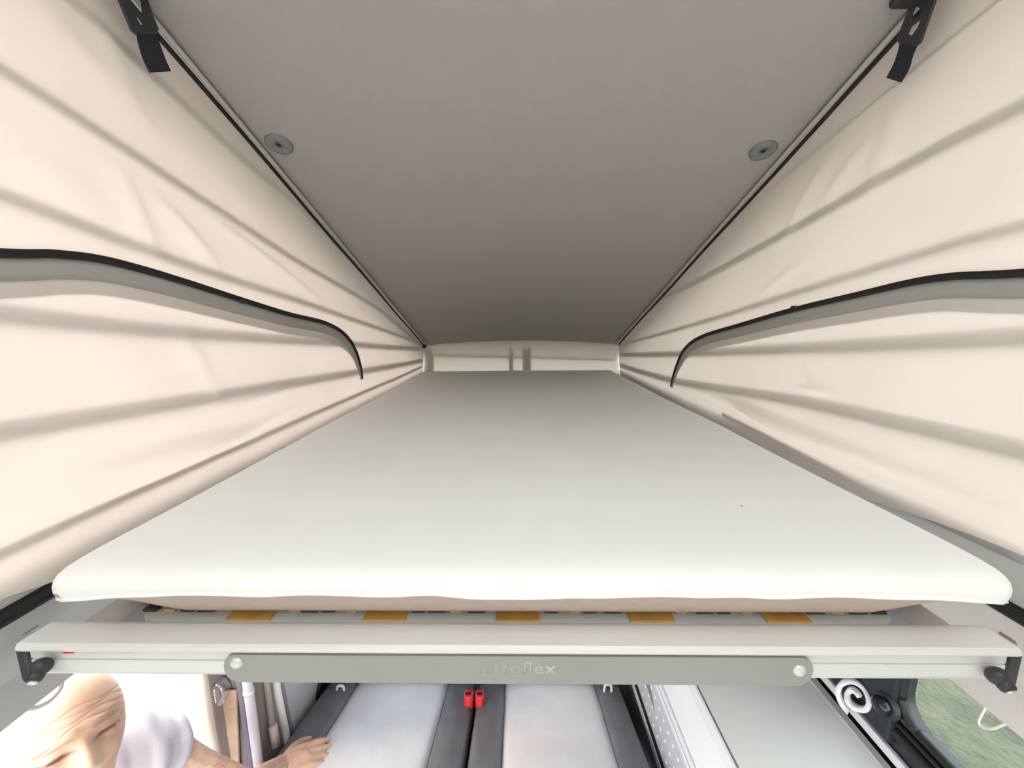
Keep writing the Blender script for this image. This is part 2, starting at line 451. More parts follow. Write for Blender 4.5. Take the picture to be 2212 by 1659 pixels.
a = at_y(940, 770, 2.62); b = at_y(1330, 778, 2.62); tube('elastic_band', [(a.x+(b.x-a.x)*i/12, 2.637, a.z+(b.z-a.z)*i/12) for i in range(13)], .006, m_band, wb)
build_end(YF, -.40, 'wall_front', 'cream canvas front of the raised tent roof', -1)

# ---- roof opening rim: rail, gasket, lining panel
GS = {-1: -.675, 1: .718}; GZ = {-1: -.378, 1: -.420}
for s in (-1, 1):
    gx, gz = GS[s], GZ[s]; side = 'left' if s < 0 else 'right'
    yy = [YF, 2.66]
    o = prism('trim_6' if s < 0 else 'trim_7', [(gx, gz+.012), (gx-s*.006, gz+.030), (gx-s*.004, ZL+.004), (gx+s*.004, ZL+.012), (gx+s*.03, ZL), (gx+s*.03, gz+.01)], 'y', *yy, m_panel, r=.002)
    struct(o, 'grey rail under the canvas hem on the sliding-door side' if s < 0 else 'grey rail under the canvas hem on the kitchen side', 'trim')
    o = prism('trim_8' if s < 0 else 'trim_9', [(gx-s*.006, gz-.010), (gx-s*.010, gz), (gx-s*.004, gz+.013), (gx+s*.02, gz+.013), (gx+s*.02, gz-.010)], 'y', *yy, m_black, r=.003)
    struct(o, 'black rubber gasket of the roof opening on the sliding-door side' if s < 0 else 'black rubber gasket of the roof opening on the kitchen side', 'trim')
    ex, ez = (-.80, -.613) if s < 0 else (.80, -.652)
    prof = [(gx-s*.003, gz-.008), (gx+s*.012, gz-.05), (gx+s*.05, gz-.12), ((gx+ex)/2+s*.03, (gz+ez)/2-.03), (ex-s*.012, ez+.004), (ex, ez), (ex+s*.02, ez+.01), (ex+s*.075, ez+.10),
            (ex+s*.07, gz-.02), (ex+s*.02, gz+.012), (gx+s*.01, gz+.012)]
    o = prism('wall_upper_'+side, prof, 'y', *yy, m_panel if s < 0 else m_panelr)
    struct(o, 'smooth grey lining panel above the sliding door opening' if s < 0 else 'warm-lit lining panel above the side window, warm light put into its colour', 'wall')

o = box('roof_rear', (OX, 2.95, -.43), (1.66, .62, .05), m_skirt, None, .02, 3); struct(o, 'painted van roof behind the raised tent', 'roof')
o = box('wall_header', (OX, YF-.03, -.53), (1.66, .05, .25), m_panel, None, .01); struct(o, 'unseen grey roof header above the driving cab, sized to block light', 'wall')  # unseen header, set here to keep front light off the bed bar

# ------------------------------------------------------------------ mattress
def build_mattress():
    xc = OX-.018; hw = .6; y0, y1 = .425, 2.50; zt = -.303
    # section of the front edge: (dy from the front, z)
    top = []; V = []; F = []
    nx = 120
    def edge(u):                      # wavy bottom of the front face
        a = abs(u); lift = .034*max(0, (a-.78)/.22)**1.2
        return lift
    ring_n = 0
    xs = [-1+2*i/nx for i in range(nx+1)]
    nyt = 70
    for u in xs:
        a = abs(u)
        cr = max(0, (a-.965)/.035)     # rounded corners in plan
        yo = .018*(1-math.sqrt(max(0, 1-cr*cr)))
        sd_ = .009*max(0, (a-.972)/.028)**2   # side edge rolls down
        x = xc+hw*u
        wob = .0018*noise.noise((x*6, 0, 1))+.0022*noise.noise((x*14, 3, 1))
        lift = edge(u); ed_ = .010*max(0, (a-.72)/.28)**1.5
        sag = .004*math.exp(-((u+.05)/.12)**2)
        prof = [(.10, -.3985), (.062, -.3970+lift*.6), (.048, -.3920+lift), (.036, -.3800+lift), (.023, -.3620+lift*.6-ed_*.3+wob), (.012, -.3460+lift*.25-ed_*.6+wob), (.003, -.3350-ed_+wob*1.5-sag), (.000, -.3318-ed_+wob*1.5-sag),
                (.001, -.3285-ed_+wob*1.5-sag), (-.001, -.3240-ed_*.7+wob), (-.001, -.3190-ed_*.3), (.002, -.3140), (.008, -.3090), (.018, -.3055), (.034, -.3038), (.055, zt)]
        row = []
        for dy, z in prof:
            k = max(0, min(1, (z+.35)/.04))
            row.append((x, y0+dy+yo, z-sd_*k))
        for j in range(1, nyt+1):
            Y = y0+.055+(y1-.05-y0-.055)*j/nyt
            row.append((x, Y+yo*(1-j/nyt), zt-sd_+.0035*noise.noise((x*1.8, Y*2.2, 7))+.0004*noise.noise((x*7, Y*7, 2))))
        row += [(x, y1-.02, zt-.008-sd_), (x, y1, zt-.03-sd_*.5), (x, y1, -.37), (x, y1-.03, -.3985)]
        V += row; ring_n = len(row)
    n = ring_n
    for i in range(nx):
        for j in range(n):
            a = i*n+j; b = i*n+(j+1) % n; F.append((a, b, b+n, a+n))
    F.append(tuple(range(n))); F.append(tuple(nx*n+j for j in reversed(range(n))))
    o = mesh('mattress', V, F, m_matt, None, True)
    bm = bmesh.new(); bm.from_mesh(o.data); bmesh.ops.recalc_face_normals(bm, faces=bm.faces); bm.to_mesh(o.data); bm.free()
    o.data.materials.append(MAT('beige shaded underside', (.52, .43, .36), .95, var=.05, scale=60, bump=.3, bscale=500))  # beige cloth, with the shade below the seam painted into its tone
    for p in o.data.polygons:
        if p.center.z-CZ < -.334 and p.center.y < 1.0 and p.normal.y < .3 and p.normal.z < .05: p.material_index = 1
    tag(o, 'wide ecru mattress with a piped front seam on the roof bed', 'mattress')
    pts = []
    for i in range(0, nx+1):
        u = xs[i]
        if abs(u) > .97: continue
        v = V[i*n+7]; pts.append((v[0], v[1]+.0008, v[2]+.001))
    tube('piping', pts, .0022, m_matt, o, 8)
    return o
build_mattress()

# ------------------------------------------------------------------ bed frame
BX = OX-.036; BH = .63
bed = thing('bed_frame', (BX, .43, -.46), 'pale aluminium roof-bed frame with slats below the mattress', 'bed frame')
tilt = .0
barp = [(.4215, -.4075), (.4225, -.4035), (.4265, -.4012), (.4600, -.4018), (.4640, -.4028), (.4640, -.458), (.462, -.4615), (.446, -.4615), (.439, -.459), (.4365, -.4545), (.4355, -.4485), (.4315, -.4478),
        (.4315, -.4312), (.4340, -.4306), (.4340, -.4296), (.4318, -.4290), (.4318, -.4165), (.4285, -.4145), (.4265, -.4118), (.4235, -.4110)]
prism('front_bar', barp, 'x', BX-BH, BX+BH, m_alu, bed)
for s in (-1, 1):
    prism('end_cap', [(.426, -.4017), (.463, -.4030), (.463, -.457), (.445, -.459), (.437, -.448), (.437, -.416), (.425, -.4095)], 'x', BX+s*BH, BX+s*(BH+.003), m_panel, bed)
# name plate
pl_l = at_y(484, 1440, .4275); pl_r = at_y(1756, 1450, .4275)
def fr_z(px, py, Y=.4275): return at_y(px, py, Y).z
pz1 = (fr_z(520, 1409)+fr_z(1720, 1424))/2; pz0 = (fr_z(520, 1467)+fr_z(1720, 1484))/2
out = [(pl_l.x, 0)]
def plate_outline(x0, x1, z0, z1):
    h = z1-z0; P = []
    for cx, sx in ((x1, 1), (x0, -1)):
        ang = [(-.5+i/14)*PI for i in range(15)] if sx > 0 else [(.5+i/14)*PI for i in range(15)]
        for a in ang: P.append((cx-sx*h*.42+h*.42*math.cos(a), (z0+z1)/2+h/2*math.sin(a)))
    return P
po = plate_outline(pl_l.x, pl_r.x, pz0, pz1)
npl = prism('name_plate', [(p[0], p[1]) for p in po], 'y', .4262, .4318, m_plate, bed, r=.0007)
for px, py in ((511, 1433), (1727, 1449)):
    c = at_y(px, py, .426)
    lathe('rivet', [(.0, -.0042), (.004, -.0038), (.0068, -.0022), (.0080, 0), (.0082, .001)], (c.x, .4262, c.z), (0, 1, 0), m_rivet, npl)
def lettering(txt, p0, p1, zb, h, Y, mat, parent):
    cu = bpy.data.curves.new('t', 'FONT'); cu.body = txt; cu.size = 1; cu.extrude = .0; cu.space_character = 1.02; cu.offset = -.004
    o = bpy.data.objects.new('t', cu); COL.objects.link(o)
    bpy.context.view_layer.update()
    me = bpy.data.meshes.new_from_object(o.evaluated_get(bpy.context.evaluated_depsgraph_get()))
    bpy.data.objects.remove(o)
    xs = [v.co.x for v in me.vertices]; x0, x1 = min(xs), max(xs); k = (p1-p0)/(x1-x0)
    ymax = max(v.co.y for v in me.vertices)
    for v in me.vertices: v.co = Vector((p0+(v.co.x-x0)*k, Y, zb+v.co.y/ymax*h+CZ))
    bm = bmesh.new(); bm.from_mesh(me)
    g = bmesh.ops.extrude_face_region(bm, geom=list(bm.faces))
    bmesh.ops.translate(bm, vec=(0, .0003, 0), verts=[q for q in g['geom'] if isinstance(q, bmesh.types.BMVert)])
    bmesh.ops.recalc_face_normals(bm, faces=bm.faces); bm.to_mesh(me); bm.free()
    return link('lettering', me, mat, parent)
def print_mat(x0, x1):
    M, nt, b = mat_base('silver print with painted sheen'); N = nt.nodes; L = nt.links
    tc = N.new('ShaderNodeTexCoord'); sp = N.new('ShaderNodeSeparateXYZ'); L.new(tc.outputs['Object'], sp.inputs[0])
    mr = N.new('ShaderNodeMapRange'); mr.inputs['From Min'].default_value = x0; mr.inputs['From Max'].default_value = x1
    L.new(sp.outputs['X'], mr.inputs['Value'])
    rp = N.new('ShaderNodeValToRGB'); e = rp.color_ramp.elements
    e[0].color = (.385, .39, .365, 1); e[1].color = (.56, .58, .55, 1); e[0].position = .10; e[1].position = .85  # letters brighten along the word: light on the print put into its colour
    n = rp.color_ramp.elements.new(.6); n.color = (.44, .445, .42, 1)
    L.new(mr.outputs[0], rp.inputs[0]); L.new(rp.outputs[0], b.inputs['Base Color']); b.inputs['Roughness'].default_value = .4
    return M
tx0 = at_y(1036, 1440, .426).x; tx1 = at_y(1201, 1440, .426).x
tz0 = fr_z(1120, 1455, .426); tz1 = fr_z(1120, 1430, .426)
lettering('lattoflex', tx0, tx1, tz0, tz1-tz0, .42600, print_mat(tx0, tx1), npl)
# red reflection under the lip, painted as a thin strip and a tab
a = at_y(140, 1407, .431); b = at_y(292, 1408, .431)
box('red_glint', ((a.x+b.x)/2, .4308, a.z+.0005), (b.x-a.x, .0012, .0022), MAT('painted red glint', (.72, .42, .34), .5), bed)
box('red_glint_tab', (a.x+.006, .4302, a.z), (.014, .002, .004), m_red, bed, .0008)
# knobs
for s, (kx, ky), (tx, ty) in ((-1, (100, 1432), (72, 1470)), (1, (2143, 1452), (2180, 1490))):
    c = at_y(kx, ky, .425); e = at_y(tx, ty, .408)
    st = Vector((c.x, .4195, c.z)); d = (e-st).normalized(); L_ = (e-st).length
    ball = [(.0115*math.sin(PI*i/12), -.0100*math.cos(PI*i/12)) for i in range(13)]
    k = lathe('knob', ball, st, d, m_blackpl, bed)
    lathe('stem', [(.0062, .006), (.0050, .012), (.0050, L_-.013), (.0080, L_-.011), (.0086, L_-.004), (.0080, L_), (.006, L_+.002), (0, L_+.0022)], st, d, m_blackpl, k, 18)
    lathe('screw', [(.0055, 0), (.005, .002), (.0025, .0022), (.002, .0005), (0, .0005)], e+d*.0015, d, m_chrome, k, 14)
    g = at_y(kx-(44 if s < 0 else -46), ky-5, .437)
    box('bracket', (BX+s*(BH+.004), .443, -.438), (.016, .03, .05), m_blackpl, bed, .004)
# base board, slats, clips
bx0 = at_y(300, 1338, .475).x; bx1 = at_y(1935, 1352, .475).x
prism('base_board', rrect2(bx0, .4660, bx1, 2.48, .03), 'z', -.409, -.4035, m_basepl, bed)
for x0, x1 in ((500, 595), (790, 880), (1072, 1165), (1357, 1450), (1647, 1740)):
    a = at_y(x0, 1340, .478); b = at_y(x1, 1345, .478)
    # plywood strap bowed up towards the mattress
    prism('slat', [(.467, -.4034), (.468, -.4012), (.49, -.4000), (.9, -.3990), (.9, -.4010), (.49, -.4030)], 'x', a.x, b.x, m_slat, bed)
clipx = [330, 372, 410, 450, 640, 672, 712, 760, 905, 945, 985, 1030, 1190, 1240, 1275, 1322, 1470, 1520, 1560, 1610, 1715, 1757, 1805, 1850, 1895]
m_clip = MAT('dark brown clip', (.05, .035, .03), .5); m_tab = MAT('ochre webbing tab', (.50, .37, .22), .8)
for i, x in enumerate(clipx):
    a = at_y(x, 1335, .485)
    if i % 3 == 1: box('webbing_tab', (a.x, .497, -.4008), (.016, .03, .005), m_tab, bed, .001)
    else: box('slat_clip', (a.x, .4925, -.4004), (.020+.006*(i % 2), .022, .005), m_clip, bed, .002)
for s in (-1, 1):
    prism('side_rail', rrect2(BX+s*.575-.028, -.452, BX+s*.575+.028, -.410, .006), 'y', .472, 2.48, m_panel, bed)
    for yc in (.53, 2.3): box('support_bracket', (BX+s*.52, yc, -.425), (.03, .05, .05), m_blackpl, bed, .006)

# dark slots in the lining beside the bar
for s, (px, py) in ((-1, (62, 1358)), (1, (2178, 1380))):
    c = at_x(px, py, GS[s]+s*.012)
    box('lining_slot', (c.x, c.y, c.z), (.006, .020, .008), m_brown, bpy.data.objects['wall_upper_left' if s < 0 else 'wall_upper_right'], .002)

# ------------------------------------------------------------------ roof fittings
def stud(px, lab):
    d = ray(*px); t = (RZ+RS*YR)/(d.z+RS*d.y); p = d*t
    # sit on the cambered panel
    p.z = roof_z(p.y)+.028*(1-(abs(p.x-OX)/RW)**2)
    nrm = Vector((0, -RS, -1)).normalized()
    T = thing('ceiling_button', p, lab, 'button', 'round buttons on the roof panel')
    lathe('dish', [(0, .003), (.006, .003), (.0065, .0045), (.018, .0085), (.026, .0075), (.030, .004), (.031, -.004)], p, nrm, m_btn, T, 32)
    lathe('screw_hole', [(0, .0052), (.0042, .0052), (.0046, .003)], p, nrm, m_black, T, 14)
m_btn = MAT('blue-grey plastic', (.20, .215, .22), .3)
stud((603, 316), 'grey round button on the roof panel near the peach-lit canvas')
stud((1648, 330), 'grey round button on the roof panel near the white-lit canvas')

def buckle(s, frame_px, hole_px, tail_px, extra, lab):
    X = OX+s*(RW-.034)
    Q = lambda L, dx=0: [at_x(x, y, X-s*dx) for x, y in L]
    f = Q(frame_px); c = sum((Vector(p) for p in f), Vector())/len(f)
    T = thing('strap_buckle', c, lab, 'buckle', 'black strap buckles at the roof edge')
    plate('buckle_frame', f, [Q(h) for h in hole_px], (-s*.0025, 0, 0), m_blackpl, T)
    # raised rim bars of the frame
    n = len(frame_px)
    pts = Q(frame_px, .0015)
    V, F = tube_vf(pts+[pts[0]], .0022, 8); mesh('frame_rim', V, F, m_blackpl, T, True)
    # webbing tail, curling towards the inside at its end
    l = spline([at_x(x, y, X-s*.002-s*.012*(i/(len(tail_px[0])-1))**2) for i, (x, y) in enumerate(tail_px[0])], 6)
    r = spline([at_x(x, y, X-s*.002-s*.012*(i/(len(tail_px[1])-1))**2) for i, (x, y) in enumerate(tail_px[1])], 6)
    V = []; F = []
    for a, b in zip(l, r):
        V += [a, b, b+Vector((s*.0022, 0, 0)), a+Vector((s*.0022, 0, 0))]
    for i in range(len(l)-1):
        for j in range(4): F.append((i*4+j, i*4+(j+1) % 4, i*4+4+(j+1) % 4, i*4+4+j))
    F.append((0, 1, 2, 3)); k = (len(l)-1)*4; F.append((k, k+3, k+2, k+1))
    mesh('webbing_tail', V, F, m_web, T)
    # mount on the roof panel
    tp = at_x(*extra, X); p = Vector((tp.x-s*.015, tp.y, tp.z))
    p.z = roof_z(p.y)-.004
    box('mount', p, (.045, .045, .018), m_blackpl, T, .007, 3, Matrix.Rotation(-math.atan(RS), 3, 'X'))
    V, F = tube_vf([p+Vector((s*.01, 0, 0)), (f[0]+f[-1])/2], .008, 8); mesh('strap_root', V, F, m_web, T, True)
buckle(-1, [(240, -42), (257, 0), (285, 66), (292, 72), (337, 69), (339, 62), (316, 0), (300, -42)],
       [[(268, -22), (290, -22), (304, 6), (307, 36), (300, 28), (284, 8)], [(291, 36), (297, 38), (308, 53), (300, 54)]],
       ([(297, 66), (300, 90), (310, 125), (325, 157)], [(335, 66), (346, 95), (358, 128), (370, 154)]), (262, -120),
       'black strap buckle hanging by the peach-lit canvas, tail cut straight')
buckle(1, [(2034, -40), (2018, 6), (1988, 92), (1981, 98), (1945, 92), (1941, 84), (1966, 16), (1984, -40)],
       [[(1980, 14), (1994, 18), (1990, 36), (1972, 46), (1973, 28)], [(1993, 40), (1985, 60), (1972, 78), (1963, 74), (1970, 58)]],
       ([(1945, 88), (1938, 115), (1929, 140), (1914, 168)], [(1982, 94), (1970, 120), (1962, 148), (1945, 178)]), (2000, -52),
       'black strap buckle hanging by the white-lit canvas, tail curling')

# ------------------------------------------------------------------ van interior below
fl = prism('floor', [(-.90, YF), (.92, YF), (.92, 2.72), (-.90, 2.72)], 'z', -1.93, -1.86, m_floor)
struct(fl, 'grey vinyl floor of the van', 'floor')
# rear wall
o = box('wall_rear', (0, 2.70, -1.13), (1.78, .05, 1.50), m_lilac); struct(o, 'lilac-grey lining of the van rear under the bed', 'wall')
# left side wall behind the sliding door
o = prism('wall_lower_left', [(-.805, 1.10), (-.80, 2.70), (-.92, 2.70), (-.92, 1.10)], 'z', -1.86, -.60, m_lilac)
struct(o, 'lilac-grey fabric side lining beside the bench seat', 'wall'); wl = o
yy = lambda px, py: at_x(px, py, -.80)
tube('piping', [(-.803, 1.092, -.62), (-.803, 1.092, -1.05), (-.803, 1.090, -1.20), (-.803, 1.100, -1.32), (-.803, 1.112, -1.45), (-.803, 1.112, -1.86)], .0125, m_white, wl)
tube('piping_shade', [(-.801, 1.116, -.62), (-.801, 1.114, -1.05), (-.801, 1.112, -1.20), (-.801, 1.124, -1.32), (-.801, 1.136, -1.45), (-.801, 1.138, -1.86)], .006, m_brown, wl)  # brown line drawn in as the shade beside the piping
c = at_x(705, 1478, -.795)
lathe('speaker_recess', [(0, .004), (.055, .004), (.062, .008), (.066, .002), (.066, -.01)], (-.80, c.y, c.z), (1, 0, 0), m_black, wl)
# door jamb (structure door_1) with strips
j = prism('door_1', [(-.925, .955), (-.905, .945), (-.895, .955), (-.888, .995), (-.84, .99), (-.82, 1.0), (-.82, 1.03), (-.806, 1.085), (-.806, 1.10), (-.925, 1.10)], 'z', -1.86, -.60, m_brown)
struct(j, 'rear jamb of the open sliding door with latch and tan carpet', 'door frame')
prism('jamb_edge', rrect2(-.928, .938, -.898, .962, .008), 'z', -1.86, -.60, MAT('cream painted steel', (.78, .68, .58), .45), j)
# tan carpet with slanting edge
ca = [at_y(502, 1490, .985), at_y(513, 1490, .985), at_y(519, 1659, .985), at_y(524, 1800, .985), at_y(470, 1800, .985), at_y(456, 1618, .985), at_y(484, 1580, .985), at_y(478, 1540, .985), at_y(476, 1490, .985)]
plate('jamb_carpet', ca, [], (0, -.006, 0), m_tan, j)
tube('jamb_rail', [(-.812, .985, -.62), (-.812, .985, -1.86)], .0135, m_rail, j, 14)
tube('jamb_rail_shade', [(-.838, .992, -.62), (-.838, .992, -1.86)], .012, MAT('plum-grey rail shade', (.22, .19, .23), .6), j, 12)  # darker tube painted in as the shaded side of the rail
q = at_y(520, 1500, .975); tube('rail_clip', [(-.812, .985, q.z-.004), (-.812, .985, q.z+.004)], .0155, m_white, j, 14)
tube('gas_strut', [(-.800, 1.045, -.70), (-.800, 1.045, -1.28)], .009, MAT('taupe plastic', (.45, .40, .38), .4), j)
q = at_x(566, 1600, -.80); tube('strut_foot', [(-.798, 1.045, -1.28), (-.798, 1.047, -1.36)], .013, MAT('taupe plastic light', (.52, .46, .44), .35), j)
q = at_y(468, 1502, .962)
la = thing('door_latch', (q.x, .962, q.z-.05), 'chrome ribbed oval door latch on the door jamb', 'latch')
prism('latch_plate', circle2((q.x, q.z), .023, .038, 24), 'y', .960, .990, m_chrome, la, r=.004)
prism('latch_recess', circle2((q.x-.002, q.z+.004), .015, .028, 24), 'y', .957, .966, m_brown, la, r=.001)
for i in range(6):
    lathe('tooth', [(0, -.004), (.003, -.003), (.0042, 0), (.0042, .004)], (q.x-.001, .957, q.z+.022-i*.0078), (0, 1, 0), m_chrome, la, 12)

# ---- bench seats
SL = math.atan(.268); SR = Matrix.Rotation(-SL, 3, 'X')
def seat_z(Y): return -1.38-.268*(Y-1.08)
def seat(x0, p0, p1, x1, lab):
    T = thing('bench_seat', ((x0+x1)/2, 1.05, -1.86), lab, 'seat', 'bench seats under the roof bed')
    yc = 1.06; ln = .66
    def cush(nm, a, b, th, mat, puff, r):
        w = b-a; bm = bmesh.new()
        nx, ny = 16, 34; top = []
        for i in range(nx+1):
            for jj in range(ny+1):
                u = -1+2*i/nx; v = -1+2*jj/ny
                eu = 1-abs(u)**6 if puff > 0 else 1-abs(u)**40; ev = 1-abs(v)**14
                h = puff*(1-u*u)+.002*noise.noise(((a+b)/2*3+u*2, v*3, 1))
                edge = r*(1-math.sqrt(max(0, 1-max(0, (abs(u)-.72)/.28)**2))) + r*(1-math.sqrt(max(0, 1-max(0, (abs(v)-.92)/.08)**2)))
                top.append(bm.verts.new((u*w/2, v*ln/2, h-edge)))
        bot = [bm.verts.new((v.co.x, v.co.y, -th)) for v in top]
        n = ny+1
        for i in range(nx):
            for jj in range(ny):
                k = i*n+jj
                bm.faces.new((top[k], top[k+n], top[k+n+1], top[k+1])); bm.faces.new((bot[k], bot[k+1], bot[k+n+1], bot[k+n]))
        for jj in range(ny):
            for k, m_ in ((jj, 1), (nx*n+jj, -1)): bm.faces.new((top[k], top[k+1], bot[k+1], bot[k])[::m_])
        for i in range(nx):
            for k, m_ in ((i*n, -1), (i*n+ny, 1)): bm.faces.new((top[k], top[k+n], bot[k+n], bot[k])[::m_])
        bm.transform(Matrix.Translation(Vector(((a+b)/2, yc, seat_z(yc)))) @ SR.to_4x4())
        return from_bm(nm, bm, mat, T, True)
    cush('seat_cushion', p0-.004, p1+.004, .11, m_seatl, .004, .006)
    cush('bolster', x0, p0, .12, m_seatd, .012, .030)
    cush('bolster', p1, x1, .12, m_seatd, .012, .030)
    BR = Matrix.Rotation(-.28, 3, 'X')
    def back(nm, a, b, yo, mat, r): box(nm, ((a+b)/2, 1.50+yo, -1.12), (b-a, .11, .66), mat, T, r, 3, BR, True)
    back('backrest', p0, p1, 0, m_seatl, .02); back('backrest_bolster', x0, p0, -.006, m_seatd, .03); back('backrest_bolster', p1, x1, -.006, m_seatd, .03)
    box('seat_base', ((x0+x1)/2, 1.10, -1.69), (x1-x0-.02, .56, .34), m_seatd, T, .01)
    return T
seat(-.785, -.655, -.293, -.172, 'bench seat with light grey centre beside the door jamb')
seat(-.166, -.050, .303, .410, 'bench seat with light grey centre beside the white kitchen cabinet')
for (px, lab) in ((1012, 'red seat belt buckle between the seats, nearer the sliding door'), (1036, 'red seat belt buckle between the seats, nearer the kitchen')):
    c = at_y(px, 1513, 1.235)
    T = thing('belt_buckle', (c.x, 1.24, c.z-.05), lab, 'belt buckle', 'red belt buckles between the bench seats')
    B = Matrix.Rotation(-.25, 3, 'X')
    b_ = box('housing', (c.x, 1.24, c.z), (.033, .024, .056), m_red, T, .005, 3, B, True)
    box('release_button', (c.x, 1.227, c.z+.003), (.020, .006, .036), MAT('bright red plastic', (.85, .06, .06), .3), T, .003, 2, B)
    box('slot', (c.x, 1.236, c.z+.0275), (.022, .012, .005), m_black, T, .001, 1, B)
    tube('stalk', [(c.x, 1.245, c.z-.02), (c.x, 1.29, c.z-.10)], .009, m_black, T)
for px, py, lab in ((736, 1494, 'white child-seat anchor loop on the bench by the door jamb'), (1313, 1491, 'white child-seat anchor loop on the bench by the kitchen cabinet')):
    c = at_y(px, py, 1.30)
    T = thing('seat_anchor', (c.x, 1.31, c.z-.02), lab, 'anchor', 'white anchor loops on the bench seats')
    tube('loop', spline([(c.x-.013, 1.31, c.z-.03), (c.x-.014, 1.30, c.z+.0), (c.x-.010, 1.30, c.z+.024), (c.x+.010, 1.30, c.z+.024), (c.x+.014, 1.30, c.z), (c.x+.013, 1.31, c.z-.03)], 5), .005, m_white, T)
    box('base', (c.x, 1.312, c.z-.032), (.036, .02, .016), m_white, T, .004)

# ---- kitchen cabinet
kc = thing('kitchen_cabinet', (.65, .9, -1.86), 'long white kitchen cabinet with a perforated side strip', 'cabinet')
CY0, CY1 = -.45, 2.3
prism('body', [(.468, -1.84), (.468, -1.16), (.50, -1.02), (.83, -1.02), (.83, -1.84)], 'y', CY0, CY1, m_warmwhite, kc)
prism('edge_moulding', [(.461, -1.148), (.463, -1.10), (.469, -1.055), (.478, -1.02), (.490, -1.003), (.4945, -1.0015), (.4945, -1.02), (.47, -1.16)], 'y', CY0, CY1, m_white, kc, smooth=False)
prism('worktop', rrect2(.5005, CY0, .817, CY1, .004), 'z', -1.02, -1.0, m_warmwhite, kc)
prism('worktop_edge', rrect2(.8185, CY0, .8235, CY1, .001), 'z', -1.02, -.998, m_white, kc)
prism('rear_strip', rrect2(.8245, CY0, .8440, CY1, .001), 'z', -1.02, -1.003, m_panel, kc)
prism('shadow_gap', rrect2(.4945, CY0, .5005, CY1, .001), 'z', -1.03, -1.012, MAT('taupe gap', (.30, .27, .24), .8), kc)
ps = prism('perforated_strip', rrect2(.4575, -1.385, .4635, -1.205, .001), 'y', CY0, CY1, MAT('grey perforated sheet', (.60, .60, .63), .5), kc)
prism('trim_profile', rrect2(.4545, -1.200, .4625, -1.180, .002), 'y', CY0, CY1, m_white, kc)
prism('trim_profile', rrect2(.4545, -1.172, .4625, -1.152, .002), 'y', CY0, CY1, m_white, kc)
prism('trim_profile', rrect2(.4540, -1.408, .4625, -1.390, .002), 'y', CY0, CY1, m_black, kc)
prism('trim_profile', rrect2(.4530, -1.440, .4625, -1.412, .002), 'y', CY0, CY1, m_white, kc)
prism('plinth', rrect2(.455, -1.84, .4625, -1.442, .002), 'y', CY0, CY1, m_seatd, kc)
bm = bmesh.new()
for i in range(46):
    for k, zz in ((0, -1.245), (.5, -1.300), (0, -1.355)):
        Y = .30+.037*(i+k)
        if Y > 1.95: continue
        b2 = bmesh.ops.create_cone(bm, cap_ends=True, segments=10, radius1=.0055, radius2=.0045, depth=.002, matrix=Matrix.Translation((.4568, Y, zz)) @ Matrix.Rotation(-PI/2, 4, 'Y'))
dots = from_bm('perforation_dots', bm, m_white, kc); dots['kind'] = 'stuff'
c = at_x(1404, 1496, .456)
prism('vent_slot', [(c.y-.045, c.z-.018), (c.y-.02, c.z+.012), (c.y+.06, c.z+.03), (c.y+.03, c.z-.005)], 'x', .4545, .459, m_brown, kc)

# ---- right wall with window
def yz(P, X): return [Vector((X, a, b)) for a, b in P]
hole = rrect2(-.42, -.878, .752, -.600, .055, 8)
o = plate('wall_lower_right', yz([(YF, -1.86), (2.72, -1.86), (2.72, -.56), (YF, -.56)], .862), [yz(hole[::-1], .862)], (.025, 0, 0), m_blackpl)
struct(o, 'black trimmed van side wall around the kitchen window', 'wall'); wr = o
seal = spline(yz(hole, .858), 2, True)
w1 = plate('window_1', yz(rrect2(-.44, -.896, .775, -.58, .07, 8), .872), [], (.004, 0, 0), m_glass)
struct(w1, 'tinted van window looking onto grass', 'window')
V, F = tube_vf(seal+[seal[0]], .010, 8, cap=False); mesh('window_seal', V, F, m_black, w1, True)
tube('trim_rib', [(.857, YF, -.925), (.857, 1.2, -.925)], .012, m_blackpl, wr)
tube('trim_rib', [(.857, YF, -.902), (.857, 1.2, -.902)], .006, m_blackpl, wr)
box('pillar_cover', (.853, 1.0, -.78), (.02, .50, .36), MAT('dark navy plastic', (.02, .024, .034), .4), wr, .008)
o = prism('trim_10', rrect2(.848, -.995, .860, -.972, .003), 'y', CY0, 2.3, m_white); struct(o, 'white rail between the cabinet top and the black window trim', 'trim')
o = prism('trim_11', rrect2(.8445, -1.02, .8485, -1.006, .001), 'y', CY0, 2.3, MAT('dark brown strip', (.10, .075, .05), .6)); struct(o, 'dark brown joint strip behind the cabinet top', 'trim')
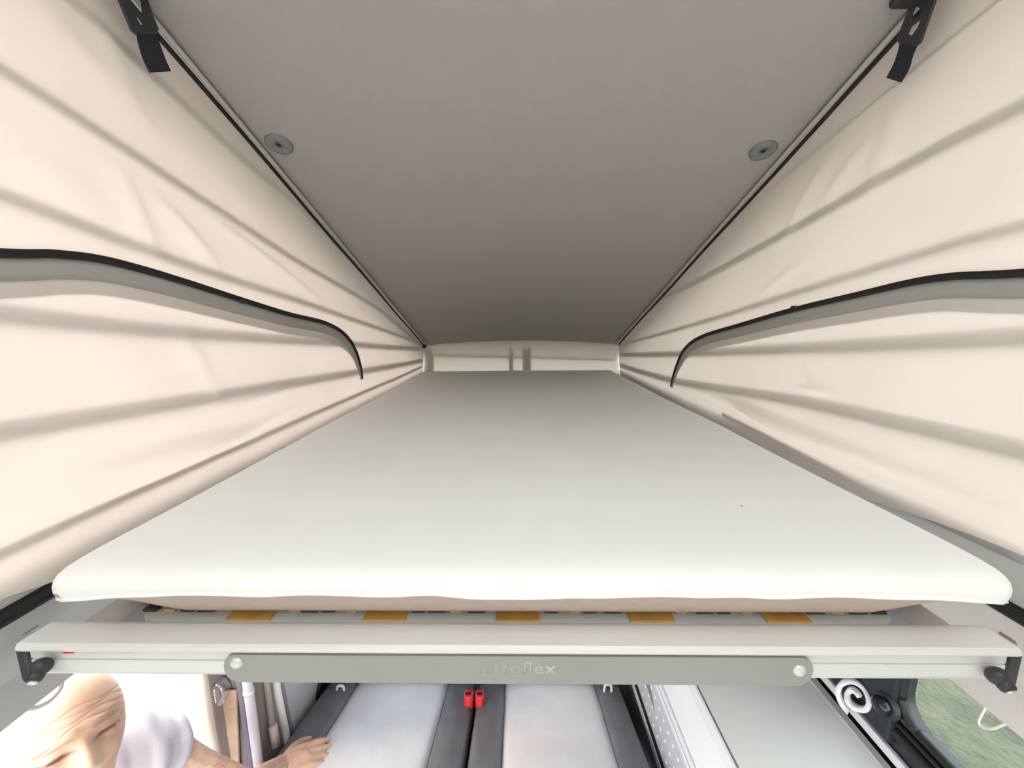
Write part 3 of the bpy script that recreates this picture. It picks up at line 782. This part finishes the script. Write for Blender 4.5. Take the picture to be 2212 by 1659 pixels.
# rolled white cloth on the rail
c = at_x(1850, 1505, .835)
def cloth_roll(c):
    pts = []; n = 70
    for i in range(n+1):
        t = i/n; an = 2.4-t*2*PI*1.6; r = .009+.027*t
        pts.append((r*math.cos(an), r*math.sin(an)*1.15))
    V = []; F = []; w = .042; th = .0050
    ax = Vector((-.70, -.60, .38)).normalized(); e1 = ax.cross(Vector((0, 0, 1))).normalized(); e2 = e1.cross(ax)
    for i, (a, b) in enumerate(pts):
        nx_, nz_ = a/math.hypot(a, b), b/math.hypot(a, b)
        for sgn, dy in ((-1, -w/2), (1, -w/2), (1, w/2), (-1, w/2)):
            V.append(c+e1*(a+nx_*sgn*th)+e2*(b+nz_*sgn*th)+ax*(dy+.006*math.sin(i*.35)))
    for i in range(n):
        for q in range(4): F.append((i*4+q, i*4+(q+1) % 4, i*4+4+(q+1) % 4, i*4+4+q))
    F.append((0, 1, 2, 3)); F.append((n*4+3, n*4+2, n*4+1, n*4))
    o = mesh('cloth_roll', V, F, MAT('white towelling', (.84, .84, .86), .95, bump=.5, bscale=300), None, True)
    return tag(o, 'white rolled-up cloth lying on the white rail by the window', 'cloth')
cloth_roll(c)
c = at_x(1912, 1524, .838)
T = thing('knob', (.855, c.y, c.z), 'glossy black round knob on the window trim by the white cloth', 'knob')
m_gloss = MAT('glossy black', (.012, .014, .018), .12)
lathe('dial', [(0, .026), (.012, .025), (.018, .020), (.020, .012), (.018, .004), (.012, 0)], (.842, c.y, c.z), (-1, 0, 0), m_gloss, T)
lathe('collar', [(.027, 0), (.027, .006), (.018, .010), (.010, .010)], (.848, c.y, c.z), (-1, 0, 0), m_blackpl, T)
P = [at_x(x, y, .872) for x, y in ((2138, 1512), (2118, 1548), (2114, 1562), (2124, 1572), (2146, 1574), (2180, 1560), (2212, 1552))]
hk = tube('wire_hook', spline(P, 5), .0020, MAT('cream wire', (.80, .75, .62), .4)); tag(hk, 'bent cream wire hook in front of the tinted window', 'hook')
q = at_x(2140, 1531, .878)
# grab handle at the door header
P = [at_x(x, y, -.815) for x, y in ((52, 1530), (70, 1516), (96, 1497), (118, 1481), (128, 1473), (131, 1480), (124, 1495), (104, 1515), (78, 1528), (58, 1531))]
hd = tube('grab_handle', spline(P, 4), .0042, MAT('pale pink plastic', (.78, .68, .66), .4)); tag(hd, 'slim pale loop handle on the door header above the man', 'handle')

# ------------------------------------------------------------------ outside
GZ0 = -2.31
o = mesh('ground', [(-30, -25, GZ0), (.95, -25, GZ0), (.95, 30, GZ0), (-30, 30, GZ0)], [(0, 1, 2, 3)], m_pave); struct(o, 'pale sunlit paving outside the sliding door', 'ground')
o = mesh('lawn', [(.95, -25, GZ0), (40, -25, GZ0), (40, 30, GZ0), (.95, 30, GZ0)], [(0, 1, 2, 3)], m_grass); struct(o, 'yellow-green grass outside the kitchen window', 'ground')

# ------------------------------------------------------------------ the man at the door
def chain(bm, pts, rad, k=14, sub=5):
    """closed tapering tube through the joints with round ends"""
    P = spline(pts, sub); n = len(pts); rr = []
    for i in range(len(P)):
        t = min(i/sub, n-1-1e-6); a = int(t); f = t-a; rr.append(rad[a]*(1-f)+rad[min(a+1, n-1)]*f)
    # round caps
    d0 = (P[0]-P[1]).normalized(); d1 = (P[-1]-P[-2]).normalized()
    pre = [(P[0]+d0*rr[0]*math.sin(a), rr[0]*math.cos(a)) for a in (1.5, 1.1, .7, .35)]
    post = [(P[-1]+d1*rr[-1]*math.sin(a), rr[-1]*math.cos(a)) for a in (.35, .7, 1.1, 1.5)]
    A = [p for p, _ in pre]+P+[p for p, _ in post]; Rr = [r for _, r in pre]+rr+[r for _, r in post]
    V, F = tube_vf(A, Rr, k); vs_ = [bm.verts.new(v) for v in V]
    for f in F: bm.faces.new([vs_[i] for i in f])
def ell(bm, c, r, M=None, seg=20):
    b = bmesh.ops.create_uvsphere(bm, u_segments=seg, v_segments=seg//2+2, radius=1)
    for v in b['verts']:
        p = Vector((v.co.x*r[0], v.co.y*r[1], v.co.z*r[2])); v.co = (M @ p if M is not None else p)+Vector(c)
def remesh(name, bm, vox, mat, parent, smooth_it=4):
    bmesh.ops.recalc_face_normals(bm, faces=bm.faces)
    me = bpy.data.meshes.new('t'); bm.to_mesh(me); bm.free()
    o = bpy.data.objects.new('t', me); COL.objects.link(o)
    r = o.modifiers.new('r', 'REMESH'); r.mode = 'VOXEL'; r.voxel_size = vox; r.use_smooth_shade = True
    if smooth_it:
        sm = o.modifiers.new('s', 'SMOOTH'); sm.iterations = smooth_it; sm.factor = .5
    bpy.context.view_layer.update()
    m2 = bpy.data.meshes.new_from_object(o.evaluated_get(bpy.context.evaluated_depsgraph_get()))
    bpy.data.objects.remove(o)
    for v in m2.vertices: v.co.z += CZ
    m2.materials.clear()
    return link(name, m2, mat, parent, True)

# head frame from where the eyes are
eR = ray(130, 1642).normalized()*1.235; eL = ray(229, 1580).normalized()*1.245
mid = (eR+eL)/2; hx = (eR-eL).normalized()
F0 = (-mid).normalized(); hz = hx.cross(F0).normalized(); hy = hz.cross(hx).normalized()
q = Matrix.Rotation(math.radians(-14), 3, hx)
hy = q @ hy; hz = q @ hz
HM = Matrix((hx, hy, hz)).transposed()           # local (x his right, y forward, z up) -> world
HC = mid - hy*.088 - hz*.0
def H(x, y, z): return HC + HM @ Vector((x, y, z))
def head_bm(bm):
    b = bmesh.ops.create_uvsphere(bm, u_segments=72, v_segments=56, radius=1)
    g = lambda d, s_: math.exp(-(d/s_)**2)
    for v in b['verts']:
        x, y, z = v.co
        X = x*.076; Y = y*.096; Z = z*.118+.006
        if Z < -.01:
            k = min(1, (-.01-Z)/.11); X *= 1-.28*k; Y = Y*(1-.10*k)+.010*k
        if Z > .0: Z *= 1.08; X *= 1+.07*math.sin(min(1, Z/.13)*PI)
        if y > 0:
            fr = min(1, y*1.6)
            Y -= .010*fr*(abs(X)/.07)**2*0
            Y += fr*(.0075*g(Z-.027, .011)*g(abs(X)-.026, .026)       # brow ridge
                     - .0105*g(Z-.002, .013)*g(abs(X)-.033, .017)     # eye sockets
                     + .0060*g(Z+.028, .018)*g(abs(X)-.044, .018)     # cheek bones
                     + .0060*g(Z+.066, .010)*g(X, .026)               # mouth
                     - .0050*g(Z+.0685, .003)*g(X, .024)
                     + .0070*g(Z+.098, .014)*g(X, .020))              # chin
            # nose
            zz = max(0, min(1, (.012-Z)/.055))
            if -.050 < Z < .020: Y += fr*(.004+.022*zz)*g(X, .008+.008*zz)*(1 if Z > -.043 else max(0, 1-(-.043-Z)/.007))
        v.co = H(X, Y, Z)
    for s in (-1, 1):
        ell(bm, H(s*.032, .074, .001), (.0135, .0125, .0115), HM)        # eyeball under the lid
        ell(bm, H(s*.032, .0815, .0075), (.018, .007, .0045), HM @ Matrix.Rotation(s*.12, 3, 'Y'))   # upper lid
        ell(bm, H(s*.032, .0805, -.0065), (.016, .006, .0035), HM)      # lower lid
        ell(bm, H(s*.074, -.022, -.010), (.006, .017, .028), HM @ Matrix.Rotation(s*.3, 3, 'Z'), 18)  # ear
        ell(bm, H(s*.010, .094, -.041), (.0075, .009, .007), HM)       # nostril wing
shL = Vector((-.935, .765, -1.005)); elL = Vector((-.715, .822, -1.222)); wrL = Vector((-.722, .957, -1.322))
shR = Vector((-1.13, .42, -.99)); elR = Vector((-1.16, .30, -1.27)); wrR = Vector((-1.00, .24, -1.46))
nk = Vector((-1.02, .61, -.935)); ch = Vector((-1.06, .61, -1.08)); ab = Vector((-1.20, .63, -1.26)); pv = Vector((-1.32, .65, -1.43))
hipL = Vector((-1.32, .74, -1.50)); hipR = Vector((-1.33, .55, -1.50))
man = thing('person', (-1.32, .66, GZ0), 'bald man in a lilac-grey t-shirt leaning in with one tattooed arm on the seat', 'person')
bm = bmesh.new(); head_bm(bm)
hb = H(0, -.045, -.085)
chain(bm, [H(0, -.025, -.03), hb, nk, nk+Vector((-.03, 0, -.08))], [.058, .056, .062, .07])
chain(bm, [nk+Vector((0, 0, -.06)), ch, ab, pv], [.10, .135, .135, .140], 20)
chain(bm, [shL+Vector((-.06, -.07, .0)), shL, shL.lerp(elL, .5), elL, elL.lerp(wrL, .35), wrL.lerp(elL, .1), wrL], [.075, .062, .048, .043, .043, .030, .029])
chain(bm, [shR+Vector((.05, .08, .0)), shR, shR.lerp(elR, .5), elR, elR.lerp(wrR, .35), wrR], [.075, .062, .048, .042, .042, .029])
for hp, kn, an, so in ((hipL, (-1.24, .78, -1.88), (-1.34, .80, -2.23), 1), (hipR, (-1.25, .52, -1.88), (-1.36, .50, -2.23), -1)):
    chain(bm, [hp, Vector(hp).lerp(Vector(kn), .5), kn, Vector(kn).lerp(Vector(an), .4), an], [.09, .078, .057, .055, .038])
    chain(bm, [Vector(an)+Vector((-.02, 0, -.02)), Vector(an)+Vector((.12, .01, -.045))], [.036, .03])
# hands: palm plus five fingers each
def hand(bm, w, d, side, n, mirror, curl):
    """w wrist, d finger direction, side towards the little finger, n back-of-hand normal"""
    d = d.normalized(); n = (n-d*n.dot(d)).normalized(); side = d.cross(n)*mirror
    Pp = lambda a, b, c: w+d*a+side*b+n*c
    chain(bm, [Pp(-.01, 0, 0), Pp(.03, 0, .004), Pp(.06, 0, .004)], [.026, .026, .024])
    for b in (-.030, -.010, .010, .029):
        chain(bm, [Pp(.015, b*.55, 0), Pp(.05, b*.9, .004), Pp(.086, b, .005)], [.016, .0145, .0112])
    for b, L_, fan in ((-.031, .070, -.10), (-.0105, .079, -.03), (.010, .074, .05), (.030, .057, .14)):
        p0 = Pp(.084, b, .006); dd = (d+side*fan).normalized()
        p1 = p0+(dd*math.cos(curl)-n*math.sin(curl))*L_*.45; p2 = p1+(dd*math.cos(curl*2)-n*math.sin(curl*2))*L_*.32; p3 = p2+(dd*math.cos(curl*2.6)-n*math.sin(curl*2.6))*L_*.23
        chain(bm, [p0, p1, p2, p3], [.0104, .0098, .0091, .0080], 10)
    t0 = Pp(.020, -.026, -.006); t1 = Pp(.045, -.052, -.012); t2 = Pp(.075, -.064, -.016); t3 = Pp(.098, -.066, -.020)
    chain(bm, [t0, t1, t2, t3], [.015, .0125, .0105, .008], 10)
tipL = at_y(702, 1617, 1.075)
hand_d = (Vector((-.612, 1.046, -1.370))-wrL)
hand(bm, wrL, hand_d, None, Vector((-.05, -.25, 1)), 1, .16)
hand(bm, wrR, Vector((.4, -.1, -1)), None, Vector((-.2, -1, 0)), -1, .25)

def skin_mat():
    M, nt, b = mat_base('skin'); N = nt.nodes; L = nt.links
    b.inputs['Roughness'].default_value = .42; b.inputs['Subsurface Weight'].default_value = .12; b.inputs['Subsurface Radius'].default_value = (.02, .008, .004)
    b.inputs['Subsurface Scale'].default_value = .4
    tc = N.new('ShaderNodeTexCoord')
    nz = N.new('ShaderNodeTexNoise'); nz.inputs['Scale'].default_value = 22; nz.inputs['Detail'].default_value = 5
    L.new(tc.outputs['Object'], nz.inputs['Vector'])
    rp = N.new('ShaderNodeValToRGB'); e = rp.color_ramp.elements; e[0].position = .3; e[1].position = .72
    e[0].color = (.74, .43, .29, 1); e[1].color = (.84, .57, .41, 1); L.new(nz.outputs['Fac'], rp.inputs['Fac'])
    at = N.new('ShaderNodeAttribute'); at.attribute_name = 'tattoo'
    wn = N.new('ShaderNodeTexNoise'); wn.inputs['Scale'].default_value = 17; wn.inputs['Detail'].default_value = 2; wn.inputs['Distortion'].default_value = 1.8
    L.new(tc.outputs['Object'], wn.inputs['Vector'])
    tr = N.new('ShaderNodeValToRGB'); t = tr.color_ramp.elements; t[0].position = .40; t[0].color = (0, 0, 0, 1); t[1].position = .50; t[1].color = (1, 1, 1, 1)
    k = t.new(.60); k.color = (0, 0, 0, 1)
    L.new(wn.outputs['Fac'], tr.inputs['Fac'])
    ml = N.new('ShaderNodeMath'); ml.operation = 'MULTIPLY'; L.new(tr.outputs['Color'], ml.inputs[0]); L.new(at.outputs['Fac'], ml.inputs[1])
    m2 = N.new('ShaderNodeMath'); m2.operation = 'MULTIPLY'; m2.inputs[1].default_value = .34; L.new(ml.outputs[0], m2.inputs[0])
    mx = N.new('ShaderNodeMix'); mx.data_type = 'RGBA'; mx.inputs['B'].default_value = (.22, .21, .22, 1)
    L.new(m2.outputs[0], mx.inputs['Factor']); L.new(rp.outputs['Color'], mx.inputs['A'])
    # eye slits and brows, redder lids
    ey = N.new('ShaderNodeAttribute'); ey.attribute_name = 'eye'
    mx2 = N.new('ShaderNodeMix'); mx2.data_type = 'RGBA'; mx2.inputs['B'].default_value = (.20, .075, .06, 1)
    L.new(ey.outputs['Fac'], mx2.inputs['Factor']); L.new(mx.outputs['Result'], mx2.inputs['A'])
    L.new(mx2.outputs['Result'], b.inputs['Base Color'])
    wk = N.new('ShaderNodeAttribute'); wk.attribute_name = 'wrinkle'
    bp = N.new('ShaderNodeBump'); bp.inputs['Strength'].default_value = .7; bp.inputs['Distance'].default_value = .003
    L.new(wk.outputs['Fac'], bp.inputs['Height']); L.new(bp.outputs['Normal'], b.inputs['Normal'])
    return M
body = remesh('body', bm, .0036, skin_mat(), man, 3)
me = body.data; n = len(me.vertices)
co = np.empty(n*3); me.vertices.foreach_get('co', co); co = co.reshape(-1, 3); co[:, 2] -= CZ
loc = (co-np.array(HC)) @ np.array(HM)
wr_ = np.zeros(n); ey_ = np.zeros(n); ta_ = np.zeros(n)
front = (loc[:, 1] > .02) & (np.abs(loc[:, 0]) < .075)
fz = loc[:, 2]-.05*(np.abs(loc[:, 0])/.07)**2*-.25
for k, zc in enumerate((.030, .038, .047, .056, .064)):
    wr_ -= front*np.exp(-((fz-zc-.0025*np.sin(loc[:, 0]*90+k*2))/.0022)**2)*(1-.10*k)
for s in (-1, 1):
    d = np.hypot((loc[:, 0]-s*.032)/.017, (loc[:, 2]-.0005-.002*np.cos((loc[:, 0]-s*.032)*60))/.0032)
    ey_ += (loc[:, 1] > .05)*np.clip(1.5-d, 0, .85)+(loc[:, 1] > .05)*.25*np.exp(-(np.hypot((loc[:, 0]-s*.030)/.021, (loc[:, 2]+.001)/.010))**2)
    d = np.hypot((loc[:, 0]-s*.034)/.022, (loc[:, 2]-.021-.15*(s*loc[:, 0]-.03)*-.3)/.004)
    ey_ += (loc[:, 1] > .05)*np.clip(1.2-d, 0, .28)
    for a in (-.5, 0, .5):     # crow's feet
        X = s*loc[:, 0]-.050; wr_ -= front*(X > 0)*(X < .022)*np.exp(-((loc[:, 2]-.002-X*a)/.0016)**2)
a0 = np.array(shL); a1 = np.array(elL); a2 = np.array(wrL)
def dline(p, q):
    d = q-p; t = np.clip(((co-p) @ d)/(d @ d), 0, 1); return np.linalg.norm(co-p-t[:, None]*d, axis=1)
ta_ = (np.minimum(dline(a0, a1), dline(a1, a1+(a2-a1)*.8)) < .062).astype(float)
for nm, arr in (('wrinkle', wr_), ('eye', np.clip(ey_, 0, 1)), ('tattoo', ta_)):
    A = me.attributes.new(nm, 'FLOAT', 'POINT'); A.data.foreach_set('value', arr.astype(np.float32))

# t-shirt: torso, short sleeves, collar
m_shirt = MAT('lilac-grey jersey', (.55, .50, .55), .9, var=.04, bump=.3, bscale=300)
bm = bmesh.new()
chain(bm, [nk+Vector((-.01, 0, -.045)), ch, ab, pv+Vector((-.01, 0, -.05))], [.105, .155, .158, .165], 24)
seL = shL.lerp(elL, .20)
chain(bm, [shL+Vector((-.10, -.12, .015)), shL+Vector((-.03, -.02, .008)), shL.lerp(elL, .1), seL], [.095, .084, .076, .070], 20)
seR = shR.lerp(elR, .6)
chain(bm, [shR+Vector((.06, .10, .015)), shR+Vector((.02, .02, .01)), shR.lerp(elR, .3), seR], [.095, .084, .076, .072], 20)
sh = remesh('t_shirt', bm, .006, m_shirt, man, 6)
ax = (elL-shL).normalized()
NRM = [v.normal.copy() for v in sh.data.vertices]
for v, vn in zip(sh.data.vertices, NRM):       # folds radiating from the armpit, stronger near the sleeve
    p = v.co-Vector((0, 0, CZ)); q = p-(shL+Vector((.02, -.03, -.12)))
    ang = math.atan2(q.z, q.dot(Vector((.5, .8, 0))))
    w = math.exp(-(q.length/.21)**2)
    f = .013*w*math.sin(ang*16+3*noise.noise(p*9))+.006*noise.noise(p*13)
    v.co += vn*max(f, -.002)
bm = bmesh.new()
chain(bm, [pv+Vector((0, -.03, -.02)), pv+Vector((0, .03, -.02))], [.158, .158], 20)
for hp, kn, an in ((hipL, (-1.24, .78, -1.88), (-1.34, .80, -2.23)), (hipR, (-1.25, .52, -1.88), (-1.36, .50, -2.23))):
    chain(bm, [hp, Vector(hp).lerp(Vector(kn), .5), kn, Vector(kn).lerp(Vector(an), .5), Vector(an)+Vector((0, 0, .04))], [.112, .098, .076, .070, .060])
remesh('trousers', bm, .010, m_pants, man, 4)
for an in ((-1.34, .80, -2.23), (-1.36, .50, -2.23)):
    bm = bmesh.new(); a = Vector(an)
    chain(bm, [a+Vector((-.03, 0, -.030)), a+Vector((.05, .0, -.036)), a+Vector((.15, .01, -.046))], [.048, .046, .036])
    chain(bm, [a+Vector((0, 0, -.02)), a+Vector((0, 0, .03))], [.048, .046])
    o = remesh('shoe', bm, .007, m_shoe, man, 3)
    lo = min(v.co.z for v in o.data.vertices)
    for v in o.data.vertices:
        if v.co.z < GZ0+CZ+.004: v.co.z = GZ0+CZ
